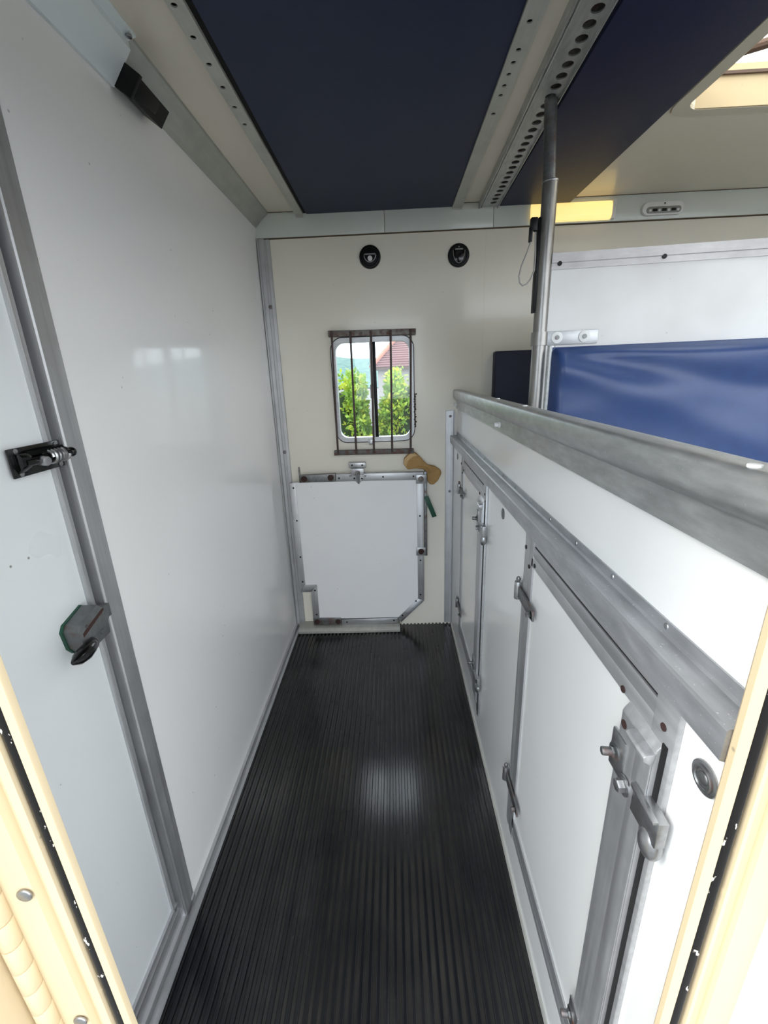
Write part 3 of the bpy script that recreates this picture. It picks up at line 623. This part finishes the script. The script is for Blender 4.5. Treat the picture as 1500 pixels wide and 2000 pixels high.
mk('top_strip', B().prism([(-.004, 1.664), (.0, 1.664), (.0, 1.70), (.024, 1.70), (.024, 1.664), (.030, 1.660), (.030, 1.706), (-.006, 1.706), (-.006, 1.682), (-.004, 1.680)], 'x', 0, 1.7), 'dullstrip', sp, warp=pw)
mk('edge_tube', B().cyl((.018, .006, .3), (.018, .006, 1.46), .013, 16), 'galv', sp, warp=pw)
for xx in (.022, .30, .85): mk('hole', B().cyl((xx, -.003, 1.679), (xx, -.0068, 1.679), .0062, 12), 'black', sp, warp=pw)
cl_ = thing('clamp', 'galvanised pole clamp', None, (px_, py_, 1.48)); cl_.parent = sp; cl_.location = Vector((px_, py_, 1.48))-WO['stall_partition']
mk('band', B().cyl((px_, py_, 1.4625), (px_, py_, 1.500), .0255, 24), 'polesteel', cl_)
mk('strap', B().box(-.016, .146, -.007, -.001, 1.462, 1.500, .0008), 'alux', cl_, warp=pw)
for xx in (.030, .108):
    mk('washer', B().cyl((xx, -.006, 1.482), (xx, -.010, 1.482), .0165, 24, bev=.001), 'whiteplastic', cl_, warp=pw)
    mk('bolt', B().cyl((xx, -.009, 1.482), (xx, -.0125, 1.482), .0065, 10), 'darkzinc', cl_, warp=pw)
def pad_f(u, v):
    x = .018+1.66*u; z = .55+.905*v
    edge = min(1, u/.012, (1-v)/.03) if v < 1 else 0
    y = -.052*max(0, edge)**.5-.004
    s = (1.455-z)  # draw-folds spreading from the upper corner
    y += .020*math.exp(-((s-.20*(x-.02)-.016)/.034)**2)*min(1, x/.05)*math.exp(-x*1.6)*max(edge, 0)
    y -= .014*math.exp(-((s-.42*(x-.02)-.040)/.045)**2)*math.exp(-x*2)*max(edge, 0)
    y += .009*math.sin(9*x+14*s)*math.exp(-((s-.1)/.12)**2)*max(edge, 0)
    y += .005*math.sin(60*s+5*x)*math.exp(-x*14)*max(edge, 0)
    return Vector((x, y, z))
mk('pad', B().grid(pad_f, 150, 70).box(.02, 1.67, -.008, 0, .55, 1.455), 'navy', sp, warp=pw, sharp=70)
wp = thing('wall_pad', 'navy padded block on the end wall behind the pole, coloured as in shade', 'wall pad', (.8, BY, .6))
mk('cushion', B().box(.484, 1.7, BY-.060, BY, .55, 1.478, .008, 3), 'navyshade', wp)
# hanging cable loop and strap on pole
cb = thing('cable_loop', 'thin grey cable loop hanging beside the pole', 'cable', (.40, 1.385, 1.62))
yc = 1.385
mk('cable', B().tube([(.407, yc, 1.775), (.405, yc-.004, 1.745), (.393, yc-.006, 1.710), (.379, yc-.006, 1.675), (.374, yc-.006, 1.650), (.377, yc-.006, 1.633), (.386, yc-.006, 1.625), (.397, yc-.005, 1.629), (.408, yc-.004, 1.642), (.417, yc-.003, 1.665), (.418, yc-.002, 1.700), (.415, yc, 1.760)], .0021, 8), 'greyplastic', cb)
mk('clip', B().box(.400, .418, yc-.008, yc+.010, 1.762, 1.795, .002).box(.397, .405, yc-.008, yc+.004, 1.735, 1.772, .001), 'black', cb)
# strip light (lit) and round-ended lamp (off) on the cornice band
sl = thing('strip_light', 'warm lit strip light on the cornice band behind the pole', 'lamp', (.84, BY-.01, 1.99))
mk('diffuser', B().prism([(BY-.0115, 1.994), (BY-.024, 1.998), (BY-.030, 2.012), (BY-.030, 2.046), (BY-.024, 2.060), (BY-.0115, 2.066)], 'x', .62, .962, .002), 'lamp', sl)
mk('end_cap', B().box(.962, .978, BY-.030, BY-.0105, 1.994, 2.066, .003), 'whiteplastic', sl)
ll = thing('capsule_lamp', 'unlit white capsule-shaped lamp on the cornice band', 'lamp', (1.18, BY-.01, 2.0))
cap = rrect(1.092, 1.268, 2.000, 2.050, .0245, 8)
mk('housing', B().prism(cap, 'y', BY-.026, BY-.010, .003), 'whiteplastic', ll)
mk('lens', B().prism(rrect(1.108, 1.252, 2.006, 2.030, .011, 6), 'y', BY-.030, BY-.025, .001), 'greyplastic', ll)
for i in range(4):
    xx = 1.122+.039*i
    mk('bulb', B().ball((xx, BY-.030, 2.016), .0055, (1, .6, 1), 10, 6), 'whiteplastic', ll)
    if i < 3: mk('divider', B().box(xx+.010, xx+.029, BY-.0315, BY-.029, 2.012, 2.022), 'black', ll)
mk('screw', B().cyl((1.182, BY-.025, 2.042), (1.182, BY-.0275, 2.042), .003, 8), 'black', ll)
# far side wall of the stalls and the near wall beyond the ramp opening
mk('wall_right_stall', B().box(3.1, 3.14, .2, BY+.03, -.04, CZ+.03), 'wallback', kind=S, label='far side wall of the horse stalls')

# ------------------------------------------------------------------ doorway: near wall, jambs, seals, open door
JY = .305
mk('wall_front', B().box(-1.3, -.50, JY-.045, JY, -.25, 2.12), 'coach', kind=S, label='outer body panel left of the doorway')
mk('wall_front_right', B().prism([(.352, -.25), (.62, -.25), (.62, 2.12), (.352, 2.12)], 'y', JY-.045, JY), 'coach', kind=S, label='outer body panel right of the doorway')
mk('wall_front_header', B().box(-1.3, .62, JY-.045, JY, 1.86, 2.12).box(.62, 3.2, JY-.045, JY, 2.0, 2.12), 'coach', kind=S, label='unseen body panel above the doorway, set low to darken the interior')  # unseen header, lowered to keep daylight off the upper interior
jl = thing('trim_12', 'cream door jamb with black rubber seal and hinge on the left of the doorway', None, (-.37, JY, 0), kind=S)
mk('jamb', B().prism([(-.344, JY), (-.344, JY-.006), (-.3445, JY-.007), (-.3535, JY-.007), (-.356, JY+.004), (-.364, JY+.004), (-.366, JY-.010), (-.3745, JY-.011), (-.3765, JY-.008), (-.378, JY-.004), (-.383, JY-.006), (-.386, JY-.014), (-.43, JY-.016), (-.52, JY-.016), (-.52, JY+.03), (-.384, JY+.03), (-.348, JY+.003)], 'z', -.05, 2.05), 'cream', jl)
mk('rubber_seal', B().tube([(-.3597, JY-.001, -.04), (-.3597, JY-.001, .5), (-.3597, JY-.001, 1.0), (-.3597, JY-.001, 2.04)], .0072, 14), 'seal', jl)
for zz in (.903, .680, .44, .22, 1.12, 1.35): mk('screw', B().cyl((-.394, JY-.015, zz), (-.394, JY-.0185, zz), .0082, 18, bev=.002), 'zinc', jl)
ph = thing('piano_hinge', 'cream-painted piano hinge', None, (-.43, JY-.02, 0)); ph.parent = jl; ph.location = Vector((-.43, JY-.02, 0))-WO['trim_12']
kn = None; kp = .0372
for i in range(54):
    z = -.02+kp*i
    if kn is None: kn = mk('knuckle', B().cyl((-.425, JY-.021, z), (-.425, JY-.021, z+kp-.0016), .0098, 18, bev=.0008), 'cream', ph)
    else: dup(kn, ph, (0, 0, kp*i))
mk('hinge_pin', B().cyl((-.425, JY-.021, -.02), (-.425, JY-.021, 1.99), .006, 10), 'black', ph)
d2 = thing('door_2', 'open cream outer door folded back on its piano hinge', None, (-.6, JY-.03, 0), kind=S)
mk('door_panel', B().box(-1.06, -.435, JY-.060, JY-.018, -.03, 2.0, .004), 'cream', d2)
mk('door_seal', B().box(-.505, -.492, JY-.066, JY-.058, -.02, 1.98, .002), 'seal', d2)
mk('door_lip', B().box(-.492, -.486, JY-.068, JY-.058, -.02, 1.98, .001), 'cream', d2)
for zz in (.748, .38, 1.1): mk('screw', B().cyl((-.455, JY-.0595, zz), (-.455, JY-.0635, zz), .0085, 16, bev=.002), 'zinc', d2)
jr = thing('trim_13', 'cream door jamb with black rubber seal on the right of the doorway', None, (.32, JY, 0), kind=S)
JR = JY-.010
mk('jamb', B().prism([(.285, JR), (.285, JR-.006), (.286, JR-.007), (.2955, JR-.007), (.2975, JR+.004), (.308, JR+.004), (.310, JR-.010), (.313, JR-.011), (.315, JR-.007), (.3245, JR-.007), (.326, JR-.013), (.342, JR-.015), (.353, JR-.015), (.353, JR+.006), (.290, JR+.006)], 'z', -.05, 2.05), 'cream', jr)
mk('rubber_seal', B().tube([(.3028, JR-.001, -.04), (.3028, JR-.001, .5), (.3028, JR-.001, 1.0), (.3028, JR-.001, 2.04)], .0072, 14), 'seal', jr)

# ------------------------------------------------------------------ view through the window
def shrub(name, label, cx, cy, z0, z1, rx, ry, n, seed):
    rnd = random.Random(seed); t = thing(name, label, 'shrub', (cx, cy, z0), group='shrubs outside the window')
    h = z1-z0; b = B()
    b.ball((cx, cy, z0+h*.46), 1, (rx*.85, ry*.7, h*.46), 14, 10)
    mk('core', b, 'leafdark', t)
    bm = bmesh.new()
    for i in range(n):
        a = rnd.uniform(0, 2*math.pi); e = math.asin(rnd.uniform(-.75, 1)); k = rnd.uniform(.74, 1.02)
        sg = lambda q: math.copysign(abs(q)**.38, q)
        p = Vector((cx+rx*k*sg(math.cos(a))*sg(math.cos(e)), cy+ry*k*math.sin(a)*math.cos(e), z0+h*.5+h*.5*k*sg(math.sin(e))))
        p += Vector((math.sin(p.z*7+p.x*9), 0, math.sin(p.x*11))) * .035
        L = rnd.uniform(.035, .075); wd = L*.28
        d = Vector((rnd.gauss(0, .6), rnd.gauss(-.3, .6), rnd.gauss(.5, .6))).normalized(); s = d.orthogonal().normalized()
        s = Matrix.Rotation(rnd.uniform(0, 6.28), 3, d) @ s
        v = [bm.verts.new(p), bm.verts.new(p+d*L*.5+s*wd), bm.verts.new(p+d*L), bm.verts.new(p+d*L*.5-s*wd)]
        bm.faces.new(v)
    bb = B(); bb.bm.free(); bb.bm = bm
    mk('foliage', bb, 'leaf', t, kind='stuff')
    bt = B()
    for i in range(7):
        a = rnd.uniform(-rx*.8, rx*.8); bt.tube([(cx+a*.5, cy-ry*.5, z0), (cx+a, cy-ry*.95, z0+h*rnd.uniform(.15, .35))], .012, 5)
    mk('stems', bt, 'twig', t, kind='stuff')
shrub('garden_shrub', 'bushy yellow-green shrub outside the left window pane', -.62, 5.2, -1.05, 1.40, .36, .42, 12000, 3)
shrub('garden_shrub', 'bushy yellow-green shrub outside the right window pane, below the roof', .22, 5.3, -1.05, 1.42, .37, .42, 12000, 5)
shrub('garden_shrub', 'bushy green shrub beyond the left edge of the window', -1.62, 5.4, -1.05, 1.30, .5, .42, 5000, 9)
hs = thing('house', 'house with mottled clay-tiled hipped roof seen through the window', 'house', (4, 27, -1.05))
mk('wall', B().box(-.75, 9, 24.6, 32, -1.05, 1.66), 'render', hs)
mk('fascia', B().box(-1.0, 9.3, 24.25, 24.4, 1.60, 1.74).box(-1.02, -.9, 24.25, 32.2, 1.60, 1.74), 'brown', hs)
rb = B(); t = rb.bm
v = [t.verts.new(p) for p in ((-1.05, 24.2, 1.72), (9.3, 24.2, 1.72), (9.3, 32.4, 1.72), (-1.05, 32.4, 1.72), (.72, 28.2, 3.75), (7.5, 28.2, 3.75))]
for f in ((0, 1, 5, 4), (1, 2, 5), (2, 3, 4, 5), (3, 0, 4), (3, 2, 1, 0)): t.faces.new([v[i] for i in f])
rf = mk('roof', rb, 'purpleroof', hs)
b = B()
for r in range(16):
    f0 = r/16; z = 1.74+2.03*f0; y = 24.18+4.0*f0; x0 = -1.05+1.77*f0; x1 = 9.3-1.8*f0
    b.box(x0, x1, y-.03, y+.16, z, z+.05)
mk('tile_courses', b, 'purpleroof', rf, kind='stuff')
mk('hip_tiles', B().tube([(-1.08, 24.15, 1.75), (.72, 28.2, 3.80)], .13, 8), 'rubyroof', rf)
mk('ridge_tiles', B().tube([(.72, 28.2, 3.80), (7.5, 28.2, 3.80)], .12, 8), 'rubyroof', rf)
for xx in (-.35, 1.6): mk('house_window', B().box(xx, xx+.55, 24.54, 24.62, .35, 1.35, .02), 'brown', hs)
hf = lambda u, w: Vector((-70+140*u, 78+60*w, -1.1+(8.3+1.2*math.sin(u*9)+.8*math.sin(u*23+1)-2.2*max(0, u-.45)*3)*math.sin(math.pi*min(1, w*1.2+.02)*.5)))
mk('hill', B().grid(hf, 80, 14), 'hill', kind=S, label='hazy wooded hill on the horizon')
fn = thing('garden_fence', 'pale rail fence low behind the shrubs', 'fence', (0, 4.4, -1.05))
mk('rail', B().box(-1.6, 1.6, 4.40, 4.44, .56, .62, .004), 'fence', fn)
mk('rail', B().box(-1.6, 1.6, 4.40, 4.44, .10, .16, .004), 'fence', fn)
for xx in (-1.2, .45, 1.5): mk('post', B().box(xx, xx+.07, 4.42, 4.49, -1.05, .64, .004), 'fence', fn)
